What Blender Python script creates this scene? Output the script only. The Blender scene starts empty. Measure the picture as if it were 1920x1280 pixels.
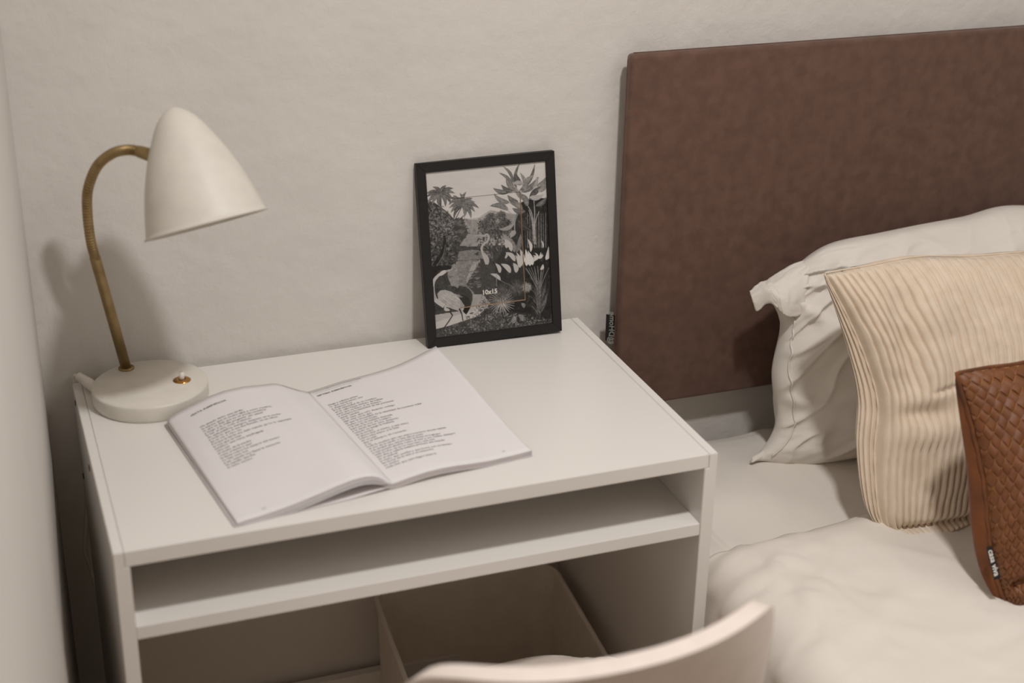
import bpy, bmesh, math, random
import numpy as np
from mathutils import Vector, Matrix, noise
random.seed(4)
S = bpy.context.scene
COL = S.collection
# ------------------------------------------------------------------ camera
CAM = Vector((-.09109, -1.44766, 1.62091))
RX = Vector((.9379, -.3464, .0163)); UP = Vector((.1259, .3840, .9147)); FW = Vector((.3231, .8559, -.4038))
FPX = 2820.7
cd = bpy.data.cameras.new('camera'); cam = bpy.data.objects.new('camera', cd); COL.objects.link(cam)
cam.matrix_world = Matrix(((RX.x, UP.x, -FW.x, CAM.x), (RX.y, UP.y, -FW.y, CAM.y), (RX.z, UP.z, -FW.z, CAM.z), (0, 0, 0, 1)))
cd.sensor_width = 36; cd.lens = FPX/1920*36; cd.clip_start = .02; cd.clip_end = 50
cd.dof.use_dof = True; cd.dof.focus_distance = 2.13; cd.dof.aperture_fstop = 2.9
S.camera = cam
# ------------------------------------------------------------------ light and exposure
S.view_settings.view_transform = 'Standard'; S.view_settings.look = 'None'
S.view_settings.gamma = 1; S.view_settings.use_curve_mapping = False
S.view_settings.exposure = .88
try: S.cycles.max_bounces = 14; S.cycles.diffuse_bounces = 10
except Exception: pass
w = bpy.data.worlds.new('world'); S.world = w; w.use_nodes = True
w.node_tree.nodes['Background'].inputs[0].default_value = (.9, .95, 1, 1)
w.node_tree.nodes['Background'].inputs[1].default_value = .05
def area(name, loc, size, power, col, rot=(0, 0, 0), shape='DISK', sy=None):
    l = bpy.data.lights.new(name, 'AREA'); l.shape = shape; l.size = size
    if sy: l.size_y = sy
    l.energy = power; l.color = col
    o = bpy.data.objects.new(name, l); o.location = loc; o.rotation_euler = rot; COL.objects.link(o); return o
area('ceiling_light', (.68, -.66, 2.44), .14, 11.5, (1, .964, .942))
area('room_light', (1.9, -1.3, 2.45), 1.6, 7.5, (1, .964, .942))

# ------------------------------------------------------------------ helpers
def at(x, y, Y=None, Z=None, X=None):
    """photo pixel -> world point on the plane y=Y, z=Z or x=X (used to measure the place)"""
    d = RX*((x-960)/FPX) - UP*((y-640)/FPX) + FW
    if Y is not None: t = (Y-CAM.y)/d.y
    elif Z is not None: t = (Z-CAM.z)/d.z
    else: t = (X-CAM.x)/d.x
    return CAM + d*t
def srgb(r, g, b): 
    f = lambda c: (c/255)/12.92 if c/255 < .04045 else ((c/255+.055)/1.055)**2.4
    return (f(r), f(g), f(b), 1)
def mat(name, col, rough=.6, metal=0, col2=None, nscale=40, nfac=1, bump=0, bscale=200, bdist=.001, sheen=0, detail=4, stretch=(1, 1, 1), spec=.5, coat=0):
    m = bpy.data.materials.new(name); m.use_nodes = True
    nt = m.node_tree; N = nt.nodes; L = nt.links; b = N['Principled BSDF']
    b.inputs['Base Color'].default_value = col; b.inputs['Roughness'].default_value = rough; b.inputs['Metallic'].default_value = metal
    b.inputs['Specular IOR Level'].default_value = spec
    if coat: b.inputs['Coat Weight'].default_value = coat
    if sheen: b.inputs['Sheen Weight'].default_value = sheen; b.inputs['Sheen Roughness'].default_value = .4
    tc = N.new('ShaderNodeTexCoord'); mp = N.new('ShaderNodeMapping'); mp.inputs['Scale'].default_value = stretch
    L.new(tc.outputs['Object'], mp.inputs[0])
    if col2 is None: col2 = tuple(c*.94 for c in col[:3])+(1,)
    n = N.new('ShaderNodeTexNoise'); n.inputs['Scale'].default_value = nscale; n.inputs['Detail'].default_value = detail
    L.new(mp.outputs[0], n.inputs['Vector'])
    r = N.new('ShaderNodeValToRGB'); r.color_ramp.elements[0].position = .35; r.color_ramp.elements[1].position = .65
    r.color_ramp.elements[0].color = col2; r.color_ramp.elements[1].color = col
    L.new(n.outputs['Fac'], r.inputs[0]); L.new(r.outputs[0], b.inputs['Base Color'])
    if bump:
        n2 = N.new('ShaderNodeTexNoise'); n2.inputs['Scale'].default_value = bscale; n2.inputs['Detail'].default_value = 5
        L.new(mp.outputs[0], n2.inputs['Vector'])
        bp = N.new('ShaderNodeBump'); bp.inputs['Strength'].default_value = bump; bp.inputs['Distance'].default_value = bdist
        L.new(n2.outputs['Fac'], bp.inputs['Height']); L.new(bp.outputs[0], b.inputs['Normal'])
    return m
def plaster(name, col, amp=1.0):
    m = mat(name, col, rough=.85, col2=tuple(c*.96 for c in col[:3])+(1,), nscale=6)
    nt = m.node_tree; N = nt.nodes; L = nt.links; b = N['Principled BSDF']
    tc = N.new('ShaderNodeTexCoord')
    n1 = N.new('ShaderNodeTexNoise'); n1.inputs['Scale'].default_value = 16; n1.inputs['Detail'].default_value = 2
    n2 = N.new('ShaderNodeTexNoise'); n2.inputs['Scale'].default_value = 60; n2.inputs['Detail'].default_value = 5; n2.inputs['Roughness'].default_value = .6
    vo = N.new('ShaderNodeTexVoronoi'); vo.inputs['Scale'].default_value = 17
    mr = N.new('ShaderNodeMapRange'); mr.inputs[1].default_value = 0; mr.inputs[2].default_value = .075; mr.inputs[3].default_value = 1; mr.inputs[4].default_value = 0
    for n in (n1, n2, vo): L.new(tc.outputs['Object'], n.inputs['Vector'])
    L.new(vo.outputs['Distance'], mr.inputs[0])
    a = N.new('ShaderNodeMath'); a.operation = 'MULTIPLY_ADD'; a.inputs[1].default_value = 2.6
    L.new(n1.outputs['Fac'], a.inputs[0]); L.new(n2.outputs['Fac'], a.inputs[2])
    c = N.new('ShaderNodeMath'); c.operation = 'MULTIPLY_ADD'; c.inputs[1].default_value = .35
    L.new(mr.outputs[0], c.inputs[0]); L.new(a.outputs[0], c.inputs[2])
    bp = N.new('ShaderNodeBump'); bp.inputs['Strength'].default_value = .40*amp; bp.inputs['Distance'].default_value = .0032
    L.new(c.outputs[0], bp.inputs['Height']); L.new(bp.outputs[0], b.inputs['Normal'])
    return m
def mesh_obj(name, verts, faces, m, parent=None, smooth=False):
    me = bpy.data.meshes.new(name); me.from_pydata([tuple(v) for v in verts], [], faces); me.update()
    return link(name, me, m, parent, smooth)
def link(name, me, m, parent=None, smooth=False):
    o = bpy.data.objects.new(name, me); COL.objects.link(o)
    if m: me.materials.append(m)
    if smooth: me.polygons.foreach_set('use_smooth', [True]*len(me.polygons))
    if parent is not None:
        o.parent = parent; o.matrix_parent_inverse = parent.matrix_basis.inverted()
    return o
def bm_obj(name, bm, m, parent=None, smooth=False):
    me = bpy.data.meshes.new(name); bmesh.ops.recalc_face_normals(bm, faces=bm.faces); bm.to_mesh(me); bm.free()
    return link(name, me, m, parent, smooth)
def box(bm, x0, x1, y0, y1, z0, z1, bev=0):
    r = bmesh.ops.create_cube(bm, size=1)
    for v in r['verts']: v.co = Vector(((x0+x1)/2+v.co.x*(x1-x0), (y0+y1)/2+v.co.y*(y1-y0), (z0+z1)/2+v.co.z*(z1-z0)))
    if bev:
        es = list({e for v in r['verts'] for e in v.link_edges})
        bmesh.ops.bevel(bm, geom=es, offset=bev, segments=2, profile=.5, affect='EDGES')
def boxo(name, x0, x1, y0, y1, z0, z1, m, parent=None, bev=0, smooth=False):
    bm = bmesh.new(); box(bm, x0, x1, y0, y1, z0, z1, bev); return bm_obj(name, bm, m, parent, smooth)
def lathe(name, prof, m, parent, origin, axis=Vector((0, 0, 1)), n=64):
    q = Vector((0, 0, 1)).rotation_difference(Vector(axis).normalized())
    vs = []; fs = []
    for r, h in prof:
        for i in range(n):
            a = 2*math.pi*i/n
            vs.append(Vector(origin)+q @ Vector((r*math.cos(a), r*math.sin(a), h)))
    for j in range(len(prof)-1):
        for i in range(n):
            k = (i+1) % n; fs.append((j*n+i, j*n+k, (j+1)*n+k, (j+1)*n+i))
    bm = bmesh.new(); me = bpy.data.meshes.new('t'); me.from_pydata([tuple(v) for v in vs], [], fs)
    bm.from_mesh(me); bmesh.ops.remove_doubles(bm, verts=bm.verts, dist=1e-6)
    return bm_obj(name, bm, m, parent, True)
def spline(pts, n):
    """Catmull-Rom through pts"""
    P = [Vector(p) for p in pts]; P = [P[0]*2-P[1]]+P+[P[-1]*2-P[-2]]
    out = []; k = len(P)-3
    for i in range(n):
        t = i/(n-1)*k; j = min(int(t), k-1); t -= j
        a, b, c, d = P[j:j+4]
        out.append(.5*((2*b)+(c-a)*t+(2*a-5*b+4*c-d)*t*t+(3*b-a-3*c+d)*t**3))
    return out
def tube(name, path, rad, m, parent=None, n=14, cap=True):
    vs = []; fs = []; P = path; up = Vector((0.13, 1, .11)).normalized()
    for i, p in enumerate(P):
        t = (P[min(i+1, len(P)-1)]-P[max(i-1, 0)]).normalized()
        x = t.cross(up).normalized(); y = x.cross(t).normalized()
        r = rad(i/(len(P)-1)) if callable(rad) else rad
        for k in range(n):
            a = 2*math.pi*k/n; vs.append(p+x*(r*math.cos(a))+y*(r*math.sin(a)))
    for i in range(len(P)-1):
        for k in range(n):
            q = (k+1) % n; fs.append((i*n+k, i*n+q, (i+1)*n+q, (i+1)*n+k))
    if cap: fs.append(tuple(range(n))[::-1]); fs.append(tuple(range(len(vs)-n, len(vs))))
    return mesh_obj(name, vs, fs, m, parent, True)
def grid(name, f, nu, nv, m, parent=None, smooth=True):
    vs = [f(i/nu, j/nv) for j in range(nv+1) for i in range(nu+1)]
    fs = [(j*(nu+1)+i, j*(nu+1)+i+1, (j+1)*(nu+1)+i+1, (j+1)*(nu+1)+i) for j in range(nv) for i in range(nu)]
    return mesh_obj(name, vs, fs, m, parent, smooth)
def empty(name, loc=(0, 0, 0)):
    o = bpy.data.objects.new(name, None); o.location = loc; o.empty_display_size = .05; COL.objects.link(o); return o
def tag(o, label, cat, group=None):
    o['label'] = label; o['category'] = cat
    if group: o['group'] = group
    return o
def struct(o): o['kind'] = 'structure'; return o
def fbm(x, y, z=0, o=4): return noise.fractal(Vector((x, y, z)), 1.0, 2.0, o)
def ridge(x, y, z=0):
    return max(0, 1-abs(noise.noise(Vector((x, y, z))))*3.2)**2
def ss(a, b, x):
    t = min(1, max(0, (x-a)/(b-a))); return t*t*(3-2*t)
def text2d(body, size, align='LEFT', res=2, spacing=1.0, bold=0):
    """outline of a text as 2-D verts and faces"""
    c = bpy.data.curves.new('t', 'FONT'); c.body = body; c.size = size; c.align_x = align; c.resolution_u = res; c.space_line = spacing; c.offset = bold
    o = bpy.data.objects.new('t', c); COL.objects.link(o)
    dg = bpy.context.evaluated_depsgraph_get(); me = o.evaluated_get(dg).to_mesh()
    vs = [v.co.copy() for v in me.vertices]; fs = [tuple(p.vertices) for p in me.polygons]
    o.evaluated_get(dg).to_mesh_clear(); bpy.data.objects.remove(o); bpy.data.curves.remove(c)
    return vs, fs

# ------------------------------------------------------------------ room
YW = .462                                   # back wall
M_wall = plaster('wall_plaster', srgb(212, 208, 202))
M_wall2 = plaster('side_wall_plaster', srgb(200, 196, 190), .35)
M_ceil = mat('ceiling_paint', srgb(225, 221, 214), .9)
def lx(y): return -.036-.06*(YW-y)
def slab(name, pts, z0, z1, m):
    n = len(pts); vs = [(x, y, z) for z in (z0, z1) for x, y in pts]
    fs = [tuple(range(n))[::-1], tuple(range(n, 2*n))]+[(i, (i+1) % n, n+(i+1) % n, n+i) for i in range(n)]
    return struct(mesh_obj(name, vs, fs, m))
XR, YF, ZC = 3.1, -3.2, 2.5
slab('wall_back', [(lx(YW)-.1, YW), (XR, YW), (XR, YW+.1), (lx(YW)-.1, YW+.1)], 0, ZC, M_wall)
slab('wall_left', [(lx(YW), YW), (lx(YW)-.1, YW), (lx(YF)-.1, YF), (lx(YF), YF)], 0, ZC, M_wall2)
slab('wall_right', [(XR, YF), (XR+.1, YF), (XR+.1, YW+.1), (XR, YW+.1)], 0, ZC, M_wall2)
slab('wall_front', [(lx(YF)-.1, YF-.1), (XR+.1, YF-.1), (XR+.1, YF), (lx(YF)-.1, YF)], 0, ZC, M_wall2)
slab('ceiling', [(-.5, YF-.1), (XR+.1, YF-.1), (XR+.1, YW+.1), (-.5, YW+.1)], ZC, ZC+.1, M_ceil)
M_floor = mat('floor_boards', srgb(198, 172, 146), .45, col2=srgb(170, 144, 118), nscale=9, stretch=(1, 12, 1), detail=6)
slab('floor', [(-.5, YF-.1), (XR+.1, YF-.1), (XR+.1, YW+.1), (-.5, YW+.1)], -.1, 0, M_floor)

# ------------------------------------------------------------------ desk
M_desk = mat('white_laminate', srgb(224, 221, 216), .30, col2=srgb(222, 219, 214), nscale=3, bump=.03, bscale=900, bdist=.0004)
M_dark = mat('dark_recess', srgb(52, 44, 38), .8)
W, D = .73, .4515
desk = tag(empty('desk', (0, 0, 0)), 'white laminate writing desk with open shelf, against the wall beside the bed', 'desk')
def side_panel(mir):
    # profile in x-z with a rebate for the desktop, extruded along the depth
    pr = [(0, 0), (0, .75), (.0115, .75), (.0115, .7305), (.017, .7305), (.017, 0)]
    pr = [((W-x if mir else x), z) for x, z in pr]; n = 6
    vs = [(x, y, z) for y in (0, D) for x, z in pr]
    fs = [tuple(range(n)), tuple(range(n, 2*n))]+[(i, (i+1) % n, n+(i+1) % n, n+i) for i in range(n)]
    bm = bmesh.new(); me = bpy.data.meshes.new('t'); me.from_pydata(vs, [], fs); bm.from_mesh(me)
    bmesh.ops.recalc_face_normals(bm, faces=bm.faces)
    bmesh.ops.bevel(bm, geom=[e for e in bm.edges if e.is_convex], offset=.0007, segments=2, affect='EDGES')
    return bm_obj('side_panel', bm, M_desk, desk)
pl_ = side_panel(False); side_panel(True)
boxo('desktop', .0119, W-.0119, .0004, D, .7309, .7498, M_desk, desk, .0006)
boxo('shelf', .0172, W-.0172, .001, D-.004, .635, .652, M_desk, desk, .0007)
boxo('back_rail', .0172, W-.0172, D-.016, D-.001, .08, .20, M_desk, desk, .0007)
for (a, b) in ((142, 755), (157, 892), (168, 877)):
    q = at(a, b, X=0.0)
    lathe('screw_hole', [(0, .0006), (.0035, .0006), (.0042, .0002), (.0042, -.001)], M_dark, pl_, (-.0004, q.y, q.z), (-1, 0, 0), 16)

# ------------------------------------------------------------------ storage boxes under the desk
M_bin = mat('bin_plastic', srgb(228, 219, 208), .5)
def rrect(cx, cy, wx, wy, r, n=6):
    out = []
    for k, (sx, sy) in enumerate(((1, 1), (-1, 1), (-1, -1), (1, -1))):
        for i in range(n+1):
            a = math.pi/2*(k+i/n); out.append((cx+sx*(wx/2-r)+r*math.cos(a), cy+sy*(wy/2-r)+r*math.sin(a)))
    return out
def bin_box(cx, cy, wx, wy, h, rot, label):
    root = tag(empty('storage_box', (cx, cy, 0)), label, 'storage box')
    c, s = math.cos(rot), math.sin(rot)
    def shell(rings):
        vs = []; fs = []; n = 0
        for (dx, dy, z, r) in rings:
            R = rrect(0, 0, dx, dy, r); n = len(R)
            vs += [(cx+x*c-y*s, cy+x*s+y*c, z) for x, y in R]
        for j in range(len(rings)-1):
            fs += [(j*n+i, j*n+(i+1) % n, (j+1)*n+(i+1) % n, (j+1)*n+i) for i in range(n)]
        return vs, fs, n
    k = .95
    vs, fs, n = shell([(wx*k, wy*k, .003, .03), (wx, wy, h, .035), (wx-.005, wy-.005, h, .033), (wx*k-.006, wy*k-.006, .007, .028)])
    fs.append(tuple(range(n))[::-1]); fs.append(tuple(range(len(vs)-n, len(vs))))
    mesh_obj('body', vs, fs, M_bin, root)
    vs, fs, n = shell([(wx+.001, wy+.001, h-.012, .035), (wx+.008, wy+.008, h-.010, .037), (wx+.009, wy+.009, h+.001, .037), (wx+.001, wy+.001, h+.0025, .035), (wx-.004, wy-.004, h+.001, .033), (wx-.003, wy-.003, h-.012, .033)])
    mesh_obj('rim', vs, fs, M_bin, root, True)
    return root
bin_box(.537, .283, .286, .318, .343, math.radians(-4.0), 'open beige plastic storage box on the floor under the desk')

# ------------------------------------------------------------------ desk lamp
M_lw = mat('lamp_cream_paint', srgb(214, 210, 200), .5, bump=.03, bscale=1500, bdist=.0002)
M_br = mat('aged_brass', srgb(164, 142, 102), .42, .85, col2=srgb(146, 124, 86), nscale=60)
M_br2 = mat('polished_brass', srgb(190, 140, 80), .22, 1)
M_wpl = mat('white_plastic', srgb(225, 220, 210), .4)
LB = Vector((.093, .373, .7502))
lamp = tag(empty('desk_lamp', LB), 'cream desk lamp with brass gooseneck on the left end of the desk', 'lamp')
lathe('base', [(0, 0), (.0725, 0), (.0735, .0015), (.0745, .004), (.0745, .0195), (.074, .0212), (.0725, .0222), (0, .0224)], M_lw, lamp, LB, n=96)
p0 = Vector((.0697, .4275, .7725)); p1 = at(178, 482, Y=.400)
pd = (p1-p0)
lathe('pole_collar', [(.006, 0), (.0105, 0), (.0105, .0015), (.009, .0028), (.006, .003)], M_br, lamp, p0, (0, 0, 1), 32)
tube('pole', [p0-pd.normalized()*.001, p0+pd*.5, p1-pd.normalized()*.002, p1], .0069, M_br, lamp, 28)
shade_c = at(387, 421, Y=.250); AX = (RX*.264-UP*.964+FW*.10).normalized(); SL = .142; SR = .0722
apex = shade_c-AX*SL
ga = [p1-pd.normalized()*.004, at(170, 450, Y=.394), at(164, 400, Y=.386), at(165, 355, Y=.376), at(182, 312, Y=.360), at(210, 288, Y=.342), at(238, 281, Y=.325), at(258, 283, Y=.315)]
gp = spline(ga, 620)
# ribbed gooseneck: a radius that swells on every coil
tube('gooseneck', gp, lambda t: .0054+.0011*abs(math.sin(t*math.pi*62)), M_br, lamp, 20)
s0 = gp[-1]; s1 = at(290, 293, Y=.304)
tube('socket_sleeve', [s0-(s1-s0).normalized()*.002, s0, s0.lerp(s1, .1), s0.lerp(s1, .55), s1+(s1-s0)*.3], lambda t: (.0060, .0066, .0072, .0078, .0086)[min(4, int(t*4+.5))], M_br, lamp, 28)
prof = [(.0, 0), (.055, .006), (.11, .018), (.17, .037), (.235, .062), (.31, .1), (.40, .165), (.49, .25), (.605, .36), (.715, .49), (.81, .62), (.885, .75), (.945, .87), (.985, .96), (1.0, .99)]
pr = [(r*SR, t*SL) for r, t in prof]
pr += [(SR+.0022, SL*.995), (SR+.0024, SL*1.008), (SR-.0005, SL*1.008)]
pr += [(max(r*SR-.0012, 0), t*SL+.0012) for r, t in prof[::-1]]
lathe('lamp_shade', pr, M_lw, lamp, apex, AX, 96)
lathe('bulb_socket', [(0, .03), (.017, .03), (.017, .062), (.013, .064), (0, .064)], M_wpl, lamp, apex, AX, 24)
M_bulb = mat('opal_bulb', srgb(235, 232, 225), .2)
lathe('bulb', [(.0, .064), (.012, .064), (.016, .075), (.024, .092), (.026, .106), (.022, .120), (.012, .129), (0, .131)], M_bulb, lamp, apex, AX, 24)
sw = at(341, 712, Z=.7727)
ring = lathe('switch', [(.0042, 0), (.0118, 0), (.0116, .0008), (.0095, .002), (.006, .0026), (.0042, .0022), (.0042, 0)], M_br2, lamp, (sw.x, sw.y, .7722), n=32)
tube('switch_lever', [Vector((sw.x, sw.y, .7722)), Vector((sw.x+.0003, sw.y, .778)), Vector((sw.x+.0006, sw.y+.0003, .7835))], lambda t: .0034+.0004*t, M_wpl, ring, 16)
cb = Vector((LB.x-.066, LB.y+.032, .7605)); ce = Vector((.0085, .4440, .7625))
tube('strain_relief', [cb.lerp(ce, k/40) for k in range(41)], lambda t: .0078-.0016*t-.0014*(abs(math.sin((t-.55)*math.pi*10)) if t > .55 else 0), M_wpl, lamp, 18)
tube('power_cord', spline([ce, Vector((.0045, .4520, .7605)), Vector((.0035, .4565, .750)), Vector((.004, .4567, .70)), Vector((.004, .4567, .60)), Vector((-.004, .4567, .52)), Vector((-.009, .4567, .49)), Vector((-.004, .4567, .46)), Vector((.006, .4567, .36)), Vector((.006, .4567, .12)), Vector((.012, .4567, .02)), Vector((.03, .44, .004))], 110), .0024, M_wpl, lamp, 10)

# ------------------------------------------------------------------ open book
M_pap = mat('book_paper', srgb(222, 219, 220), .75, col2=srgb(220, 217, 218), nscale=20)
M_pedge = mat('page_edges', srgb(196, 189, 188), .85, col2=srgb(174, 166, 166), nscale=30, stretch=(1, 1, 60))
M_ink = mat('print_ink', srgb(70, 66, 66), .7)
M_cover = mat('book_cover', srgb(206, 200, 200), .5)
BP = Vector((.324, .040, .7502)); BV = Vector((-.132, .991, 0)).normalized(); BU = Vector((.991, .132, 0)).normalized(); BH = .275
tbl = dict(
 LB=[(-.192, .0025), (-.186, .0035), (-.176, .0048), (-.158, .0060), (-.1409, .0078), (-.117, .0112), (-.0925, .0160), (-.070, .0208), (-.0491, .0244), (-.036, .0249), (-.0259, .0236), (-.0175, .0205), (-.0107, .0160), (-.005, .0105), (0, .0072)],
 LT=[(-.192, .0050), (-.186, .0095), (-.176, .0145), (-.1577, .0212), (-.135, .0285), (-.1123, .0325), (-.088, .0332), (-.0446, .0290), (-.034, .0245), (-.024, .0190), (-.0175, .0155), (-.0078, .0105), (0, .0072)],
 RB=[(0, .0072), (.006, .0078), (.02, .0098), (.0445, .0124), (.065, .0125), (.0864, .0112), (.11, .0086), (.1293, .0074), (.16, .0072), (.186, .0078)],
 RT=[(0, .0072), (.02, .0095), (.0474, .0128), (.07, .0142), (.0934, .0157), (.115, .0180), (.1325, .0210), (.15, .0256), (.1682, .0315), (.186, .037)])
def book_h(s, t):
    A, B = ('LB', 'LT') if s < 0 else ('RB', 'RT')
    f = lambda k: float(np.interp(s, [q[0] for q in tbl[k]], [q[1] for q in tbl[k]]))
    k = min(1, max(0, t/BH)); kk = k*k*(3-2*k)*.5+k*.5
    return f(A)*(1-kk)+f(B)*kk
def bpt(s, t, dz=0): return BP+BU*s+BV*t+Vector((0, 0, book_h(s, t)+dz))
book = tag(empty('open_book', BP), 'open paperback poetry book lying face up on the desk in front of the lamp', 'book')
def block(name, s0, s1, ns, thick, m, lift=0):
    """a bundle of pages between s0 and s1: a top sheet and a bottom sheet joined by the page edges"""
    nt_ = 26; vs = []; n1 = ns+1
    for lay in (0, 1):
        for j in range(nt_+1):
            for i in range(n1):
                s = s0+(s1-s0)*i/ns; t = BH*j/nt_
                h = book_h(s, t); th = thick(s, t) if lay else 0
                p = BP+BU*s+BV*t; p.z += max(h-th, .0003) if lay else h
                vs.append(p)
    o = n1*(nt_+1); top = [(j*n1+i, j*n1+i+1, (j+1)*n1+i+1, (j+1)*n1+i) for j in range(nt_) for i in range(ns)]
    bot = [tuple(o+k for k in f[::-1]) for f in top]
    side = []
    for i in range(ns):
        side.append((i+1, i, o+i, o+i+1)); b = nt_*n1; side.append((b+i, b+i+1, o+b+i+1, o+b+i))
    for j in range(nt_):
        side.append((j*n1, (j+1)*n1, o+(j+1)*n1, o+j*n1)); e = ns; side.append(((j+1)*n1+e, j*n1+e, o+j*n1+e, o+(j+1)*n1+e))
    ob = mesh_obj(name, vs, top+bot+side, m, book)
    ob.data.materials.append(M_pedge)
    for k, p in enumerate(ob.data.polygons):
        if k < len(top)+len(bot): p.use_smooth = True
        else: p.material_index = 1
    return ob
block('left_pages', -.188, 0, 60, lambda s, t: .0088*ss(-.20, -.12, s)*(.8+.2*ss(0, -.03, s))+.0012, M_pap)
block('right_pages', 0, .186, 50, lambda s, t: .0062*(1-.15*s/.186), M_pap)
# loose sheets showing their edges at the spine and the fanned fore-edge
def sheet(name, s0, s1, drop, out, m):
    def f(a, b):
        s = s0+(s1-s0)*a; t = -out+(BH)*b
        h = max(book_h(s, t)-drop*(ss(0, -.02, s) if s < 0 else 1), .0006)
        return BP+BU*s+BV*t+Vector((0, 0, h))
    o = grid(name, f, 40, 10, m, book)
    sm = o.modifiers.new('s', 'SOLIDIFY'); sm.thickness = .0005; sm.offset = -1
    return o
for k in range(4): sheet('page', -.1895+.0012*k, -.004, .0026+.0019*k, .0010+.0004*(k % 2), M_pap)
def flat_cover(a, b):
    s = -.192+.190*a; t = -.001+(BH+.002)*b
    q = BP+BU*s+BV*t; q.z += .0004+.0032*ss(-.06, -.004, s); return q
cv = grid('back_cover', flat_cover, 30, 4, M_cover, book)
sm = cv.modifiers.new('s', 'SOLIDIFY'); sm.thickness = .0006; sm.offset = 1
sheet('page', .001, .187, .0064, .0004, M_pap)
def page_text(body, size, s, t, spacing=1.0, align='LEFT', skew=0, bold=0):
    vs, fs = text2d(body, size, align, 1, spacing, bold)
    out = []
    for v in vs: out.append(bpt(s+v.x+skew*v.y, t+v.y, .00018))
    return out, fs
def merge(name, parts, m, parent):
    vs = []; fs = []
    for a, b in parts:
        o = len(vs); vs += a; fs += [tuple(o+i for i in f) for f in b]
    return mesh_obj(name, vs, fs, m, parent)
L_body = """He amado tanto este jardín
la espera que se vuelve agua y como sombra,
lo que se deja que no se puede nombrar
y luego a la orilla pregunta. ¿Se cansa?
la luz, el aire, todo el silencio
de cada palabra, siempre, despacio en la noche
y todo lo que vi me fue llevado, en su oficio
de un río a otro río.
Porque la tarde me dejó cuando ya no lo esperaba
la voz que es más
temblor, una rama, madrugada
otra vez
el sueño de la piedra
como si fuera a caer
la lluvia sobre los campos del verano
no hay otra sed
y así, cuando nos llama la memoria
de aquello que fue
el canto sereno.""".replace('í', 'i').replace('ó', 'o').replace('á', 'a')
R_body = """Llega y adivina antes
lo que sentiremos, eso
y después hoy.
De la identidad de su nombre
en la calle hacia tiempo de hablar
para que se llene, si es tiempo,
y siempre la identidad de las personas
quien camina
en la casa, que solo después contigo
algo más cerca que
tú que la necesidad de la identidad de nuestras vidas
vuelve con tus hojas
y la luz de la mañana desnuda
para ser la voz, sin nombre
y la tarde de tus ojos, despacio
cuando se apaga la mañana
de la noche
y ahora tras el viento, y una mano
sobre otra mano, y la idea
de un país
que es siempre, un recuerdo
y tú
toda la sombra que cae entre nosotros donde habita
el eco de la tarde, y más allá la pena
y la ciudad que espera bajo la lluvia su regreso
y una puerta abierta sobre el mar y sus orillas, siempre
cada noche, un poco más lejos, una voz
que dice y calla la palabra primera del mundo
en el umbral
la mano que escribe y que borra con su tiempo
las horas de la casa y su memoria
no vuelve
nada más que este fulgor hacia ti.""".replace('í', 'i').replace('ó', 'o').replace('á', 'a').replace('ú', 'u')
nL = L_body.count('\n'); nR = R_body.count('\n')
spL = (.2181-.1145)/nL; spR = (.2225-.036)/nR
szL = .0050; szR = .0050
merge('printed_text', [
    page_text('SEXTA INMINENCIA', .0052, -.1640, .2500, bold=.00012),
    page_text(L_body, szL, -.1620, .2165, spL/szL, bold=.00007),
    page_text('60', .0046, -.1545, .0110),
    page_text('POESIA REUNIDA', .0030, -.036, .2690),
    page_text('COLECCION BIBLIOTECA AUTONOMICA POESIA', .0031, .004, .2680),
    page_text('SEPTIMA INMINENCIA', .0050, .0055, .2545, bold=.00012),
    page_text(R_body, szR, .0085, .2225, spR/szR, bold=.00007),
    page_text('61', .0046, .1520, .0125)], M_ink, book)
mesh_obj('header_rule', [bpt(.004+.064*i/20, .2640-.0003*(k), .00018) for k in (0, 1) for i in range(21)], [(i, i+1, 22+i, 21+i) for i in range(20)], M_ink, book)

# ------------------------------------------------------------------ picture frame with its print
class Canvas:
    """small grey-level rasteriser whose result becomes the colours of the print's own mesh"""
    def __init__(s, w, h): s.w, s.h = w, h; s.a = np.zeros((h, w))
    def poly(s, pts, g, alpha=1.0):
        P = np.array(pts, float); x0, y0 = np.floor(P.min(0)).astype(int); x1, y1 = np.ceil(P.max(0)).astype(int)+1
        x0, y0 = max(x0, 0), max(y0, 0); x1, y1 = min(x1, s.w), min(y1, s.h)
        if x1 <= x0 or y1 <= y0: return
        X, Y = np.meshgrid(np.arange(x0, x1)+.5, np.arange(y0, y1)+.5); ins = np.zeros(X.shape, bool)
        for (ax, ay), (bx, by) in zip(P, np.roll(P, -1, 0)):
            if ay == by: continue
            ins ^= ((ay > Y) != (by > Y)) & (X < (bx-ax)*(Y-ay)/(by-ay)+ax)
        r = s.a[y0:y1, x0:x1]; r[ins] = r[ins]*(1-alpha)+g*alpha
CW, CH = 660, 880
cv_ = Canvas(CW, CH)
# print corners as seen in the photograph -> canvas (homography)
src = [(784.7, 320), (1012.8, 303.8), (1039.4, 611.2), (813.8, 638.1)]; dst = [(0, 0), (CW, 0), (CW, CH), (0, CH)]
A_ = []; b_ = []
for (x, y), (X, Y) in zip(src, dst):
    A_ += [[x, y, 1, 0, 0, 0, -X*x, -X*y], [0, 0, 0, x, y, 1, -Y*x, -Y*y]]; b_ += [X, Y]
Hm = np.append(np.linalg.solve(np.array(A_), np.array(b_)), 1).reshape(3, 3)
def pj(x, y): q = Hm @ np.array([x, y, 1.0]); return (q[0]/q[2], q[1]/q[2])
c5 = lambda x, y: pj(780+x/6.4, 300+y/6.4)
c6 = lambda x, y: pj(900+x/6.095, 290+y/6.095)
c7 = lambda x, y: pj(800+x/7.53, 480+y/7.53)
c8 = lambda x, y: pj(900+x/6.4, 450+y/6.4)
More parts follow.
